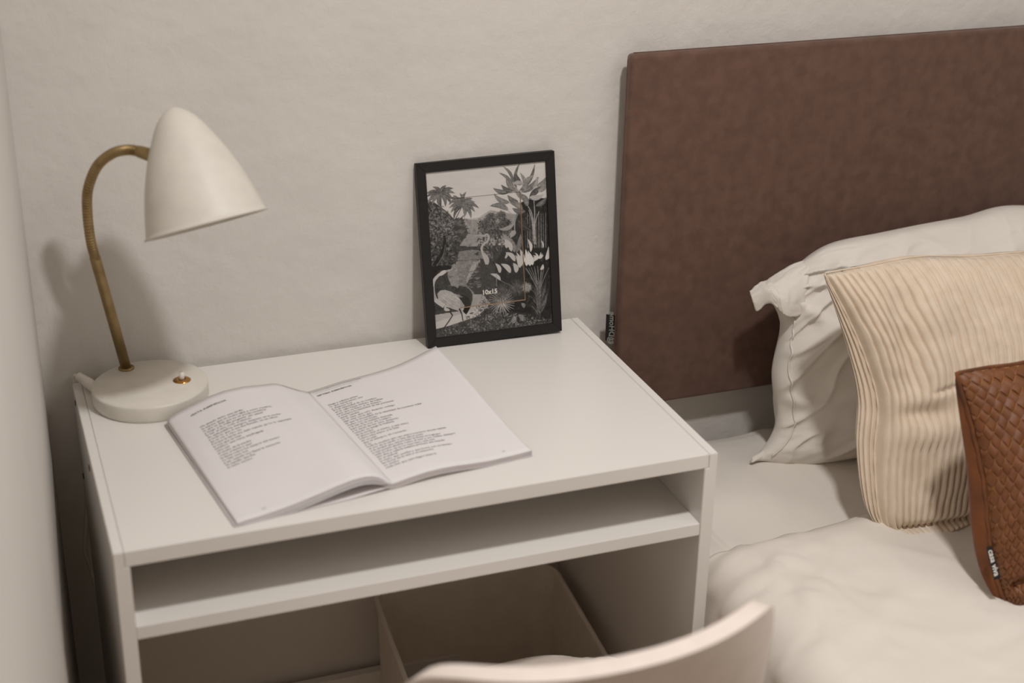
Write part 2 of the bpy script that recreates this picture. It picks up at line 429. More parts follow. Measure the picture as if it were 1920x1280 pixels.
rg = random.Random(9)
def leaf(a, b, wd, g, bend=.12, rib=None, alpha=1, seg=10, tip=.75):
    a = np.array(a); b = np.array(b); d = b-a; L = np.hypot(*d)+1e-6; n = np.array([-d[1], d[0]])/L
    cen = [a+d*t+n*(bend*L*math.sin(math.pi*t)) for t in np.linspace(0, 1, seg)]
    ws = [wd*math.sin(math.pi*t**tip)**.8*.5+.3 for t in np.linspace(0, 1, seg)]
    cv_.poly([c+n*w_ for c, w_ in zip(cen, ws)]+[c-n*w_ for c, w_ in zip(cen[::-1], ws[::-1])], g, alpha)
    if rib is not None:
        cv_.poly([c+n*.7 for c in cen]+[c-n*.7 for c in cen[::-1]], rib, alpha*.8)
        for k in range(1, seg-1):
            for sgn in (1, -1):
                e = cen[k]+n*sgn*ws[k]*.9+d/L*ws[k]*.8; q = d/L*.6
                cv_.poly([cen[k]-q, cen[k]+q, e+q, e-q], rib, alpha*.35)
def line(pts, w0, w1, g, alpha=1):
    P = [np.array(p) for p in pts]; L_ = []; R_ = []
    for i, p in enumerate(P):
        d = P[min(i+1, len(P)-1)]-P[max(i-1, 0)]; n = np.array([-d[1], d[0]])/(np.hypot(*d)+1e-6)
        w_ = (w0+(w1-w0)*i/(len(P)-1))/2; L_.append(p+n*w_); R_.append(p-n*w_)
    cv_.poly(L_+R_[::-1], g, alpha)
def curve(pts, n=18): return [tuple(p)[:2] for p in spline([(x, y, 0) for x, y in pts], n)]
# sky, clouds, mountain, mist
yy, xx = np.mgrid[0:CH, 0:CW]
cv_.a[:] = .60-.05*(yy/CH)
for k in range(60):
    x, y = rg.uniform(0, CW), rg.uniform(0, 270); leaf((x-60, y), (x+80, y-6), rg.uniform(10, 30), rg.choice([.55, .63, .66]), .1, None, .25)
cv_.poly([c5(430, 760), c5(560, 700), c5(640, 720), c5(700, 715), c5(760, 660), c5(850, 605), c6(140, 650), c6(420, 700), c6(420, 1000), c5(430, 1080)], .36)
cv_.poly([c5(690, 720), c5(760, 660), c5(850, 605), c6(90, 645), c6(130, 690), c5(760, 720)], .42)
for k in range(90):
    a = c5(rg.uniform(430, 760), rg.uniform(760, 1060)); leaf(a, (a[0]+rg.uniform(-20, 20), a[1]-rg.uniform(10, 40)), rg.uniform(8, 20), rg.choice([.22, .3, .38, .44]), .1, None, .5)
# lower ground base, far bank, water
cv_.poly([c5(0, 1060), c6(300, 1040), c6(900, 1000), (CW, CH), (0, CH)], .08)
cv_.poly([c5(480, 1100), c5(640, 1080), c5(900, 1110), c5(900, 1190), c5(460, 1210)], .26)
cv_.poly([c7(250, 90), c7(560, 65), c7(740, 60), c7(700, 150), c7(560, 330), c7(540, 420), c7(640, 520), c7(700, 640), c7(430, 690), c7(260, 300)], .27)
cv_.poly([c7(620, 90), c7(730, 70), c7(600, 300), c7(545, 400), c7(540, 330)], .45)
for k in range(140):
    a = c7(rg.uniform(250, 700), rg.uniform(80, 460)); leaf(a, (a[0]+rg.uniform(10, 34), a[1]-2), rg.uniform(2, 6), rg.choice([.14, .2, .34, .42]), .05, None, .5)
# pale path in the foreground
cv_.poly([c7(80, 850), c7(420, 800), c7(640, 560), c7(780, 560), c7(900, 690), c7(700, 860), c7(420, 960), c7(100, 1010)], .42)
cv_.poly([c7(90, 960), c7(420, 850), c7(700, 780), c7(860, 740), c7(700, 880), c7(300, 1010), c7(90, 1060)], .52)
def scatter(poly, n, sz, greys, alpha=.9, up=0):
    P = np.array(poly); x0, y0 = P.min(0); x1, y1 = P.max(0); k = 0; tries = 0
    while k < n and tries < n*20:
        tries += 1
        x, y = rg.uniform(x0, x1), rg.uniform(y0, y1); ins = False
        for (ax, ay), (bx, by) in zip(P, np.roll(P, -1, 0)):
            if (ay > y) != (by > y) and x < (bx-ax)*(y-ay)/(by-ay)+ax: ins = not ins
        if not ins: continue
        k += 1; an = rg.uniform(0, 2*math.pi) if not up else -math.pi/2+rg.uniform(-up, up); L = rg.uniform(.5, 1.3)*sz
        leaf((x, y), (x+L*math.cos(an), y+L*math.sin(an)), L*rg.uniform(.25, .5), rg.choice(greys), rg.uniform(-.2, .2), None, alpha)
# left tree mass
lt = [c5(60, 470), c5(150, 490), c5(250, 560), c5(330, 620), c5(420, 720), c5(520, 700), c5(590, 880), c5(510, 990), c5(470, 1060), c5(450, 1230), c5(380, 1270), c5(130, 1280), c5(90, 700)]
cv_.poly(lt, .085)
scatter(lt, 850, 15, [.04, .06, .09, .13, .18, .25], .8)
scatter([c5(60, 480), c5(300, 600), c5(420, 760), c5(380, 960), c5(90, 900)], 260, 12, [.1, .16, .24, .32], .75)
for k in range(34):
    a = c5(430+rg.uniform(-30, 30), rg.uniform(700, 1040)); leaf(a, (a[0]+rg.uniform(25, 62), a[1]+rg.uniform(-30, 24)), 11, rg.choice([.07, .1, .15]), .1)
line(curve([c5(180, 1270), c5(260, 1150), c5(300, 1000), c5(290, 900)]), 30, 12, .05)
line(curve([c5(205, 1270), c5(280, 1150), c5(310, 1010)]), 6, 3, .17)
cv_.poly([c7(10, 150), c7(150, 130), c7(320, 140), c7(300, 190), c7(120, 200), c7(60, 380), c7(20, 380)], .05)
# palms
def palm(c, fr, L, wd, g=(.12, .2)):
    for an in fr:
        an = math.radians(an); l = L*rg.uniform(.85, 1.1); e = (c[0]+l*math.cos(an), c[1]-l*math.sin(an)*.85+l*.16*abs(math.cos(an)))
        leaf(c, e, wd, rg.uniform(*g), (.16 if math.cos(an) < 0 else -.16), .32, 1, 12)
pc = c5(235, 400); line([pc, c5(240, 700)], 8, 9, .1); palm(pc, (160, 175, 205, 125, 60, 30, 8, -22, -48, -75, -95, 225), 78, 20)
pc = c5(510, 540); line([pc, c5(420, 720)], 4, 5, .1); palm(pc, (150, 175, 200, 232, 120, 75, 40, 18, -8, -30, -62, -88, 100), 84, 21)
palm(c5(440, 480), (150, 195, 120), 50, 14)
# middle trees
for (x, y, r) in ((90, 720, 48), (205, 700, 46), (20, 800, 55), (110, 830, 60), (250, 800, 60), (60, 900, 60), (160, 900, 62), (300, 870, 60)):
    c = c6(x, y)
    palm(c, range(0, 360, 20), r*.75, 9, (.04, .13))
scatter([c6(-60, 780), c6(330, 740), c6(420, 1100), c6(300, 1280), c6(-60, 1250)], 420, 14, [.03, .05, .08, .12], .85)
for k in range(46):
    a = c6(rg.uniform(-60, 330), rg.uniform(860, 1150)); leaf(a, (a[0]+rg.uniform(-16, 16), a[1]+rg.uniform(16, 34)), 7, rg.choice([.14, .2, .07]), .15)
# right dark bush mass and banana leaves
rt = [c6(420, 560), c6(560, 500), c6(740, 520), c6(800, 1280), c6(900, 1280), c8(860, 1020), c8(300, 1040), c8(200, 700), c8(160, 300), c6(330, 900)]
cv_.poly(rt, .05)
scatter(rt, 500, 20, [.025, .04, .06, .09], .8)
for x in range(500, 740, 26): line(curve([c6(x, 1080), c6(x-10, 880), c6(x-20, 680)]), 7, 3, rg.choice([.16, .1, .22]), .8)
stem = [((600, 1040), (560, 760), (520, 640)), ((615, 1040), (600, 800), (640, 660)), ((590, 1000), (590, 700), (575, 540)), ((600, 980), (560, 700), (480, 560)), ((370, 880), (350, 720), (270, 640)), ((370, 880), (370, 780), (400, 680))]
for s_ in stem: line(curve([c6(*q) for q in s_]), 6, 3, .36)
BL_ = [((370, 420), (400, 100), 30, .2), ((330, 330), (200, 140), 26, .2), ((340, 400), (155, 210), 30, .24), ((400, 430), (570, 120), 34, .18), ((380, 440), (240, 250), 44, .28), ((300, 430), (95, 385), 44, .24), ((330, 430), (190, 350), 40, .16), ((440, 400), (560, 250), 40, .3), ((420, 440), (620, 270), 52, .22), ((420, 360), (350, 220), 56, .13), ((470, 430), (400, 215), 36, .3),
       ((520, 530), (700, 380), 52, .14), ((600, 380), (710, 270), 40, .3), ((620, 440), (715, 330), 44, .36), ((500, 530), (350, 370), 44, .34), ((510, 600), (390, 450), 50, .26), ((520, 500), (690, 470), 44, .5), ((300, 560), (110, 450), 44, .28), ((290, 640), (70, 590), 50, .26), ((400, 560), (270, 470), 46, .2), ((450, 640), (300, 560), 50, .25), ((480, 660), (330, 620), 46, .18), ((360, 800), (185, 860), 36, .46), ((600, 600), (720, 500), 40, .2), ((560, 400), (600, 260), 30, .4), ((330, 340), (460, 350), 34, .42)]
for a, b, w_, g in BL_: leaf(c6(*a), c6(*b), w_*.62, g*.8, rg.choice([-.12, .12]), g*.8+.16, 1, 12)
for a, b, w_, g in [((370, 1110), (225, 910), 48, .34), ((380, 1130), (320, 960), 40, .26), ((400, 1130), (440, 920), 44, .2), ((400, 760), (560, 880), 70, .07), ((380, 880), (320, 960), 46, .4)]:
    leaf(c6(*a), c6(*b), w_*.62, g, .06, g+.15)
# white flowers
for a, b, w_ in [((480, 1260), (440, 1090), 34), ((470, 1290), (400, 1130), 34), ((520, 1290), (500, 1090), 36), ((560, 1290), (530, 1110), 34), ((590, 1280), (545, 1130), 30), ((450, 1310), (390, 1160), 30)]:
    leaf(c6(*a), c6(*b), w_*.62, .66, .05, .5, 1, 9, .6)
for a, b, w_ in [((360, 410), (235, 300), 44), ((410, 270), (285, 160), 40), ((230, 410), (165, 290), 34), ((430, 410), (385, 290), 44), ((240, 500), (108, 420), 32), ((590, 160), (545, 0), 26), ((780, 260), (805, 95), 46), ((735, 115), (712, 20), 14), ((720, 380), (745, 310), 26), ((285, 235), (300, 160), 20), ((300, 110), (270, 0), 40), ((360, 150), (270, 0), 40)]:
    leaf(c8(*a), c8(*b), w_*.6, .6, .12, .46, 1, 10)
for a in (205, 190, 170, 150, 120, 60, 40, 25): leaf(c8(685, 240), (c8(685, 240)[0]+34*math.cos(math.radians(a)), c8(685, 240)[1]-38*math.sin(math.radians(a))), 9, .58, .1)
for x0, x1 in ((540, 690), (570, 700), (600, 705), (640, 700), (680, 712), (730, 716), (820, 720), (530, 690), (760, 722)): line(curve([c8(720, 900), c8(x1, 640), c8((x0+x1)/2, 470), c8(x0, 330+abs(x0-680)*.15)]), 3, 2, rg.choice([.3, .4, .24]))
for k in range(60):
    a = c8(715+rg.uniform(-30, 30), rg.uniform(700, 960)); leaf(a, (a[0]+rg.uniform(-60, 60), a[1]-rg.uniform(50, 130)), 3, rg.choice([.1, .16, .2]), .1, None, .8)
line(curve([c8(110, 420), c8(250, 510), c8(400, 580)]), 2, 1, .45); line([c8(185, 410), c8(192, 580)], 3, 2, .4)
# ground plants and fan palms
scatter([c7(120, 1100), c7(420, 980), c8(0, 800), c8(300, 900), c8(860, 980), c8(880, 1050), c8(0, 1140), c7(110, 1180)], 700, 12, [.05, .09, .14, .2, .3], .75)
scatter([c8(0, 640), c8(150, 560), c8(160, 800), c8(0, 860)], 120, 10, [.08, .14, .24], .7)
for c, r, g in ((c8(262, 770), 78, .42), (c8(440, 600), 52, .15), (c8(560, 590), 34, .3), (c8(262, 660), 70, .13)):
    for an in range(0, 360, 11): 
        a = math.radians(an+rg.uniform(-3, 3)); l = r*rg.uniform(.8, 1.05); leaf(c, (c[0]+l*math.cos(a), c[1]+l*math.sin(a)), 3.4, g*rg.uniform(.7, 1.2), .03)
leaf(c8(400, 1030), c8(420, 940), 30, .22, .1, .3); leaf(c8(530, 1000), c8(470, 920), 26, .2, .1, .28); leaf(c8(540, 840), c8(500, 780), 20, .22)
# back heron
line(curve([c8(60, 300), c8(20, 200), c8(-10, 110), c8(10, 60), c8(60, 20), c5(845, 930), c5(820, 895), c5(790, 905)]), 14, 7, .52)
leaf(c5(840, 925), c5(650, 908), 9, .42, .03); leaf(c8(75, 310), c8(0, 150), 22, .55, .1, .3)
# front heron
body = [c7(115, 540), c7(150, 495), c7(230, 485), c7(330, 520), c7(430, 600), c7(520, 720), c7(500, 790), c7(440, 810), c7(330, 760), c7(200, 700), c7(130, 630)]
leaf(c7(430, 430), c7(560, 830), 82, .07, -.1); leaf(c7(480, 560), c7(545, 850), 60, .035, -.05)
leaf(c7(230, 460), c7(470, 600), 44, .08, -.1)
cv_.poly(body, .42)
for k in range(70):
    a = c7(rg.uniform(150, 420), rg.uniform(530, 740)); 
    leaf(a, (a[0]+28, a[1]+20), 3, rg.choice([.25, .34, .5, .55]), .05, None, .6)
line(curve([c7(220, 720), c7(100, 640), c7(60, 560), c7(45, 440), c7(60, 350), c7(120, 275), c7(180, 240)]), 24, 13, .5)
line(curve([c7(90, 620), c7(68, 540), c7(55, 430)]), 5, 4, .3)
leaf(c7(130, 275), c7(260, 205), 21, .56, -.05); leaf(c7(220, 225), c7(325, 185), 9, .4, .02)
for P_ in ([(250, 720), (345, 860), (290, 950), (225, 1040), (210, 1100)], [(440, 760), (480, 840), (500, 940)]): line([c7(*q) for q in P_], 9, 5, .07)
leaf(c7(230, 720), c7(300, 790), 26, .5); line([c7(215, 1095), c7(150, 1120)], 4, 2, .1); line([c7(500, 950), c7(540, 960)], 6, 3, .1); line([c7(250, 740), c7(430, 800)], 5, 4, .06)
for (x, y) in ((620, 825), (760, 785), (820, 770)): leaf(c7(x-30, y+10), c7(x+30, y-12), 8, .12)
# rows blurred to print sharpness, then the recorded opening (10x15)
a3 = cv_.a[:, :]
GW, GH = 330, 440
g_ = a3.reshape(GH, 2, GW, 2).mean((1, 3))
rn = np.random.RandomState(5)
def vnoise(cell):
    q = rn.rand(GH//cell+2, GW//cell+2); Y, X = np.mgrid[0:GH, 0:GW]/cell; y0 = Y.astype(int); x0 = X.astype(int); fy = Y-y0; fx = X-x0
    return q[y0, x0]*(1-fy)*(1-fx)+q[y0, x0+1]*(1-fy)*fx+q[y0+1, x0]*fy*(1-fx)+q[y0+1, x0+1]*fy*fx
etch = (vnoise(2)-.5)*.9+(vnoise(5)-.5)*.8+(vnoise(14)-.5)*.5
g_ = np.clip((g_-.035)*1.06, .008, 1)*(1+etch*np.clip(1.0-g_*1.9, .03, .8))
FE0 = Vector((.484, .411, .7503)); ex = Vector((.201, -.008, .0035)); FWd = ex.length; ex.normalize()
ey = Vector((-.0085, .0425, .259)); ey = (ey-ex*ey.dot(ex)); FHt = ey.length; ey.normalize(); ez = ex.cross(ey)  # ez points towards the room
def fp(a, b, c=0): return FE0+ex*a+ey*b+ez*c
FB = .0135; FT = .013
M_black = mat('black_stained_wood', srgb(20, 18, 17), .5, col2=srgb(14, 13, 12), nscale=30, stretch=(1, 1, 5))
pf = tag(empty('picture_frame', FE0), 'black photo frame with grey jungle print leaning on the wall behind the book', 'picture frame')
def bar(a0, a1, b0, b1):
    # mitred bar: outer edge is given, the inner edge is set back by the bar width
    pass
def frame_bars():
    O = [(0, 0), (FWd, 0), (FWd, FHt), (0, FHt)]; I = [(FB, FB), (FWd-FB, FB), (FWd-FB, FHt-FB), (FB, FHt-FB)]
    for k in range(4):
        q = (k+1) % 4; base = [O[k], O[q], I[q], I[k]]
        vs = [fp(a, b, c) for c in (-FT, 0) for a, b in base]
        fs = [(3, 2, 1, 0), (4, 5, 6, 7)]+[(i, (i+1) % 4, 4+(i+1) % 4, 4+i) for i in range(4)]
        bm = bmesh.new(); me = bpy.data.meshes.new('t'); me.from_pydata([tuple(v) for v in vs], [], fs); bm.from_mesh(me)
        bmesh.ops.recalc_face_normals(bm, faces=bm.faces)
        bmesh.ops.bevel(bm, geom=bm.edges[:], offset=.0005, segments=2, affect='EDGES')
        bm_obj('frame_bar', bm, M_black, pf)
frame_bars()
M_back = mat('fibre_backboard', srgb(92, 74, 58), .9)
def fbox(name, a0, a1, b0, b1, c0, c1, m, parent):
    vs = [fp(a, b, c) for c in (c0, c1) for a, b in ((a0, b0), (a1, b0), (a1, b1), (a0, b1))]
    return mesh_obj(name, vs, [(3, 2, 1, 0), (4, 5, 6, 7)]+[(i, (i+1) % 4, 4+(i+1) % 4, 4+i) for i in range(4)], m, parent)
fbox('backboard', FB*.5, FWd-FB*.5, FB*.5, FHt-FB*.5, -.0125, -.0085, M_back, pf)
M_print = bpy.data.materials.new('grey_print'); M_print.use_nodes = True
nt = M_print.node_tree; va = nt.nodes.new('ShaderNodeVertexColor'); va.layer_name = 'tone'
nt.links.new(va.outputs[0], nt.nodes['Principled BSDF'].inputs['Base Color']); nt.nodes['Principled BSDF'].inputs['Roughness'].default_value = .6; nt.nodes['Principled BSDF'].inputs['Specular IOR Level'].default_value = .15
i0 = FB-.0008; pw = FWd-2*i0; ph = FHt-2*i0
ww0 = (c5(395, 452), c6(408, 432), c8(545, 742), c7(455, 745))   # corners of the cut opening
wx0 = (ww0[0][0]+ww0[3][0])/2/CW; wx1 = (ww0[1][0]+ww0[2][0])/2/CW; wy0 = (ww0[0][1]+ww0[1][1])/2/CH; wy1 = (ww0[2][1]+ww0[3][1])/2/CH
vs = []; cols = []
for j in range(GH+1):
    for i in range(GW+1):
        u_, v_ = i/GW, j/GH
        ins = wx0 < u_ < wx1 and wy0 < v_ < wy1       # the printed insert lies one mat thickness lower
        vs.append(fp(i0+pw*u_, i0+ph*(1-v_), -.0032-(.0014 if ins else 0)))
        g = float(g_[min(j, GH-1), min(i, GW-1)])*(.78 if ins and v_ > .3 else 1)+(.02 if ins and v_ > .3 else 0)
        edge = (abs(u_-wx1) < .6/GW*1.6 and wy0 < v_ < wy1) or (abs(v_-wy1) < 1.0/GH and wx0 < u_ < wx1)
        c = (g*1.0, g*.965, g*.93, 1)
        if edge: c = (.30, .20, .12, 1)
        cols.append(c)
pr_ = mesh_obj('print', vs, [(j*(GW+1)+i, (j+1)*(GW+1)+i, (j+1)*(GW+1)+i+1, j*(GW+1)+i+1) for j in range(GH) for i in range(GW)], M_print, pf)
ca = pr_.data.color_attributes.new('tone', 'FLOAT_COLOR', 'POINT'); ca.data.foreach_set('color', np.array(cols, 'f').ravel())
M_wt = mat('white_lettering', srgb(225, 220, 212), .6)
tv, tf = text2d('10x15', .0092, 'LEFT', 3, 1, .0003)
tp = pj(902, 555); tu, tw = tp[0]/CW, 1-tp[1]/CH
mesh_obj('size_lettering', [fp(i0+pw*tu+v.x, i0+ph*tw+v.y, -.0043) for v in tv], tf, M_wt, pr_)
M_glass = bpy.data.materials.new('picture_glass'); M_glass.use_nodes = True
nt = M_glass.node_tree; N = nt.nodes; nt.nodes.remove(N['Principled BSDF'])
tr = N.new('ShaderNodeBsdfTransparent'); gl = N.new('ShaderNodeBsdfGlossy'); gl.inputs['Roughness'].default_value = .03
fr0 = N.new('ShaderNodeFresnel'); fr0.inputs[0].default_value = 1.48; ge = N.new('ShaderNodeNewGeometry'); inv = N.new('ShaderNodeMath'); inv.operation = 'SUBTRACT'; inv.inputs[0].default_value = 1; nt.links.new(ge.outputs['Backfacing'], inv.inputs[1]); fr = N.new('ShaderNodeMath'); fr.operation = 'MULTIPLY'; nt.links.new(fr0.outputs[0], fr.inputs[0]); nt.links.new(inv.outputs[0], fr.inputs[1]); mx = N.new('ShaderNodeMixShader')
nt.links.new(fr.outputs[0], mx.inputs[0]); nt.links.new(tr.outputs[0], mx.inputs[1]); nt.links.new(gl.outputs[0], mx.inputs[2]); nt.links.new(mx.outputs[0], N['Material Output'].inputs[0])
fbox('glass', i0, FWd-i0, i0, FHt-i0, -.0024, -.0014, M_glass, pf)

# ------------------------------------------------------------------ headboard
M_hb = mat('brown_velour', srgb(102, 75, 62), .85, col2=srgb(89, 64, 52), nscale=55, bump=.5, bscale=900, bdist=.0008, sheen=.35, detail=9)
n_ = M_hb.node_tree.nodes
HX0, HX1, HZ0, HZ1, HY = .785, 1.76, .600, 1.146, .424
hb = tag(empty('headboard', (1.2, HY, HZ0)), 'brown velour upholstered headboard panel fixed to the wall behind the pillows', 'headboard')
bm = bmesh.new(); box(bm, HX0, HX1, HY, HY+.020, HZ0, HZ1, .006)
ho = bm_obj('panel', bm, M_hb, hb, True)
boxo('wall_batten', HX0+.06, HX1-.06, HY+.0201, YW-.0005, HZ0+.1, HZ1-.08, mat('batten_wood', srgb(160, 130, 95), .7), hb)
for q in ([(HX0-.0002, HZ0+.012), (HX0-.0002, HZ1-.008)], [(HX0+.008, HZ1+.0002), (HX1-.008, HZ1+.0002)]):
    tube('seam', [Vector((q[0][0]+(q[1][0]-q[0][0])*k/30, HY+.012, q[0][1]+(q[1][1]-q[0][1])*k/30)) for k in range(31)], .0011, M_hb, ho, 8)
M_tagb = mat('black_woven_label', srgb(16, 13, 12), .7)
M_tagw = mat('label_thread', srgb(150, 148, 144), .7)
ta, tb, tc_, td = at(1137, 589, Y=.437), at(1160, 592, Y=.437), at(1157, 640, Y=.437), at(1135, 638, Y=.437)
def quad_slab(name, q, th, m, parent):
    n = (q[1]-q[0]).cross(q[3]-q[0]).normalized()
    if n.dot(CAM-q[0]) < 0: n = -n
    vs = [p for p in q]+[p-n*th for p in q]
    return mesh_obj(name, vs, [(0, 1, 2, 3), (7, 6, 5, 4)]+[(i, 4+i, 4+(i+1) % 4, (i+1) % 4) for i in range(4)], m, parent), n
tg, tn = quad_slab('fabric_label', [ta, tb, tc_, td], .0008, M_tagb, hb)
tv, tf = text2d('@DHome', .0135, 'CENTER', 2, 1, .0002)
tu_ = (ta-td).normalized(); tw_ = (tc_-td).normalized(); tcn = (ta+tb+tc_+td)/4
mesh_obj('label_lettering', [tcn+tu_*(v.x*.92)+tw_*(v.y-.0045)+tn*.0003 for v in tv], tf, M_tagw, tg)

# ------------------------------------------------------------------ bed
M_sheet = mat('white_cotton', srgb(218, 213, 205), .8, col2=srgb(215, 210, 202), nscale=12, bump=.12, bscale=700, bdist=.0004, sheen=.15)
M_duvet = mat('white_cotton_duvet', srgb(220, 214, 205), .8, col2=srgb(217, 211, 202), nscale=12, bump=.12, bscale=700, bdist=.0004, sheen=.15)
M_frame = mat('white_bed_frame', srgb(205, 200, 192), .5)
BX0, BX1, BY0, BY1 = .777, 1.70, -1.52, .418
bed = tag(empty('bed', (1.24, -.5, 0)), 'single bed base with mattress in a white fitted sheet, right of the desk', 'bed')
boxo('side_rail', BX0+.012, BX0+.035, BY0, BY1, .16, .30, M_frame, bed, .002); boxo('side_rail', BX1-.035, BX1-.012, BY0, BY1, .16, .30, M_frame, bed, .002)
boxo('end_rail', BX0+.035, BX1-.035, BY1-.02, BY1, .16, .30, M_frame, bed, .002); boxo('end_rail', BX0+.035, BX1-.035, BY0, BY0+.02, .16, .30, M_frame, bed, .002)
for x in (BX0+.04, BX1-.09):
    for y in (BY0+.03, BY1-.08): boxo('leg', x, x+.05, y, y+.05, 0, .17, M_frame, bed, .002)
boxo('slatted_base', BX0+.036, BX1-.036, BY0+.021, BY1-.021, .27, .295, M_frame, bed)
def mattress():
    bm = bmesh.new(); box(bm, BX0, BX1, BY0, BY1, .30, .538, .035)
    bmesh.ops.subdivide_edges(bm, edges=bm.edges[:], cuts=60, use_grid_fill=True)
    for v in bm.verts:
        n = fbm(v.co.x*5, v.co.y*5, 3)*.006+ridge(v.co.x*3+v.co.y*1.5, v.co.y*7, 1.7)*.005+ridge(v.co.x*8, v.co.y*5+v.co.x*6, 4.7)*.004
        v.co.z += n*(1 if v.co.z > .45 else 0); v.co.x -= abs(n)*(.6 if v.co.x < BX0+.03 else 0)
    return bm_obj('fitted_sheet', bm, M_sheet, bed, True)
mattress()

def duvet_f(layer):
    def f(a, b):
        # a: from the right side across the top to the left, then down the left side;  b: foot -> head
        Lt = 1.73-.80; Ld = .30; s = a*(Lt+.06+Ld)
        y = -1.50+b*(1.50+.068)
        yb = y
        if s < Lt: x = 1.73-s; z = .557; top = 1
        elif s < Lt+.06:
            t = (s-Lt)/.06*math.pi/2; x = .80-.038*math.sin(t); z = .557-.038*(1-math.cos(t)); top = 1-math.sin(t)
        else:
            q = s-Lt-.06; x = .762-.014*math.sin(q*9)*1-.01*q; z = .519-q; top = 0
        y += .022*ss(.78, 1.15, x)*ss(-.3, .06, y)
        wr = fbm(x*3.2+3, y*3.2+z*3, 1.3, 3)*.0045+ridge(x*2.2+y*2.6+z, y*3.8-x*4, 5.1)*.0035+ridge(x*6+z*4, y*7, 8.2)*.0018
        wr += ridge(x*3.5+y*9, y*3-x*5+2, 4.4)*.0035*ss(.15, -.1, y)+fbm(x*14, y*14, 5, 3)*.0012
        wr += ridge(x*1.0-y*2.6+5, y*1.1+x*2, 2.2)*.005
        rump = ss(1.0, .80, x)*ss(-.40, -.02, y)
        wr += rump*(ridge(x*14, y*11+z*9, 3.3)*.0045+ridge(x*7-y*9, y*5+x*11+z*6, 6.3)*.004+fbm(x*22, y*22+z*15, 2)*.003)
        # long soft folds that run from the cushions down to the lower right
        for (c0, sl, am, wd_) in ((.0, -.55, .004, .028), (-.22, .32, .005, .014), (-.36, .36, .007, .02), (-.43, .34, .006, .015)):
            wr += am*math.exp(-((y-c0-sl*(x-1.15)-.01*math.sin(x*9))/wd_)**2)*ss(.9, 1.1, x)
        z += wr*top; x -= (1-top)*(wr*1.2+.002)
        # head edge rolls down on to the sheet
        e = ss(.972, 1.0, b); 
        z -= .016*e**2*top; x += (1-top)*.0*e
        z -= (1-top)*0
        return Vector((max(x, .748), y, z))
    return f
dv = grid('duvet', duvet_f(0), 240, 260, M_duvet)
tag(dv, 'rumpled white cotton duvet spread over the bed below the pillows', 'duvet')
sm = dv.modifiers.new('s', 'SOLIDIFY'); sm.thickness = .014; sm.offset = -1

# ------------------------------------------------------------------ cushions
def coons(L, R, B, T):
    """patch between four edge curves: L,R run bottom->top, B,T run left->right"""
    c00, c10, c01, c11 = L(0), R(0), L(1), R(1)
    def f(u, v):
        return L(v)*(1-u)+R(v)*u+B(u)*(1-v)+T(u)*v-(c00*(1-u)*(1-v)+c10*u*(1-v)+c01*(1-u)*v+c11*u*v)
    return f
def ecurve(pts):
    P = [Vector(p) for p in pts]; P = [P[0]*2-P[1]]+P+[P[-1]*2-P[-2]]; k = len(P)-3
    def f(t):
        t = min(max(t, 0), 1)*k; j = min(int(t), k-1); t -= j; a, b, c, d = P[j:j+4]
        return .5*((2*b)+(c-a)*t+(2*a-5*b+4*c-d)*t*t+(3*b-a-3*c+d)*t**3)
    return f
def bulge(u, v, p=.55): return max(0, math.sin(math.pi*min(max(u, 0), 1))*math.sin(math.pi*min(max(v, 0), 1)))**p
def cushion_surface(edges, nrm, thick, disp, p=.55):
    f0 = coons(*edges); nrm = Vector(nrm).normalized()
    return lambda u, v: f0(u, v)+nrm*(thick*bulge(u, v, p)+disp(u, v))

# --- white pillow against the headboard
wp = tag(empty('white_pillow', (1.28, .31, .55)), 'large white cotton pillow standing against the brown headboard, behind the corduroy cushion', 'pillow')
WL = ecurve([at(1412, 862, Y=.300), at(1452, 800, Y=.312), at(1447, 700, Y=.330), at(1462, 610, Y=.345), at(1440, 552, Y=.358)])
WT = ecurve([at(1440, 552, Y=.358), at(1500, 492, Y=.366), at(1560, 455, Y=.370), at(1650, 436, Y=.374), at(1730, 420, Y=.378), at(1810, 405, Y=.380), at(1880, 386, Y=.380), (1.50, .38, .868), (1.57, .37, .855), (1.615, .36, .82)])
WB = ecurve([at(1412, 862, Y=.300), at(1500, 872, Y=.286), (1.12, .262, .546), (1.28, .255, .548), (1.45, .255, .548), (1.60, .275, .55)])
WR = ecurve([(1.60, .275, .55), (1.625, .31, .65), (1.63, .34, .75), (1.615, .36, .82)])
def wdisp(u, v):
    d = fbm(u*3, v*4, 7)*.008+ridge(u*5+v*2, v*5-u*6, 1.1)*.008*(1-u*.4)
    # creases fanning from the upper left corner and across the left flank
    an = math.atan2(1.02-v, u+.02); r = math.hypot(u+.02, (1.02-v)*.8)
    d += .010*max(0, math.sin(an*17+2.2*fbm(u*4, v*4, 2)))**2*ss(.55, .12, r)*ss(.0, .06, r)
    for (v0, amp, sl) in ((.60, .011, .25), (.40, .008, -.3), (.74, .006, .5)):
        d += amp*math.exp(-((v-v0-sl*u+.03*math.sin(u*14))/.028)**2)*ss(.42, .05, u)*ss(0, .03, u)
    return d
wf = cushion_surface((WL, WR, WB, WT), (-.12, -1, .30), .085, wdisp, .42)
wb = cushion_surface((WL, WR, WB, WT), (.0, 1, .0), .038, lambda u, v: 0, .5)
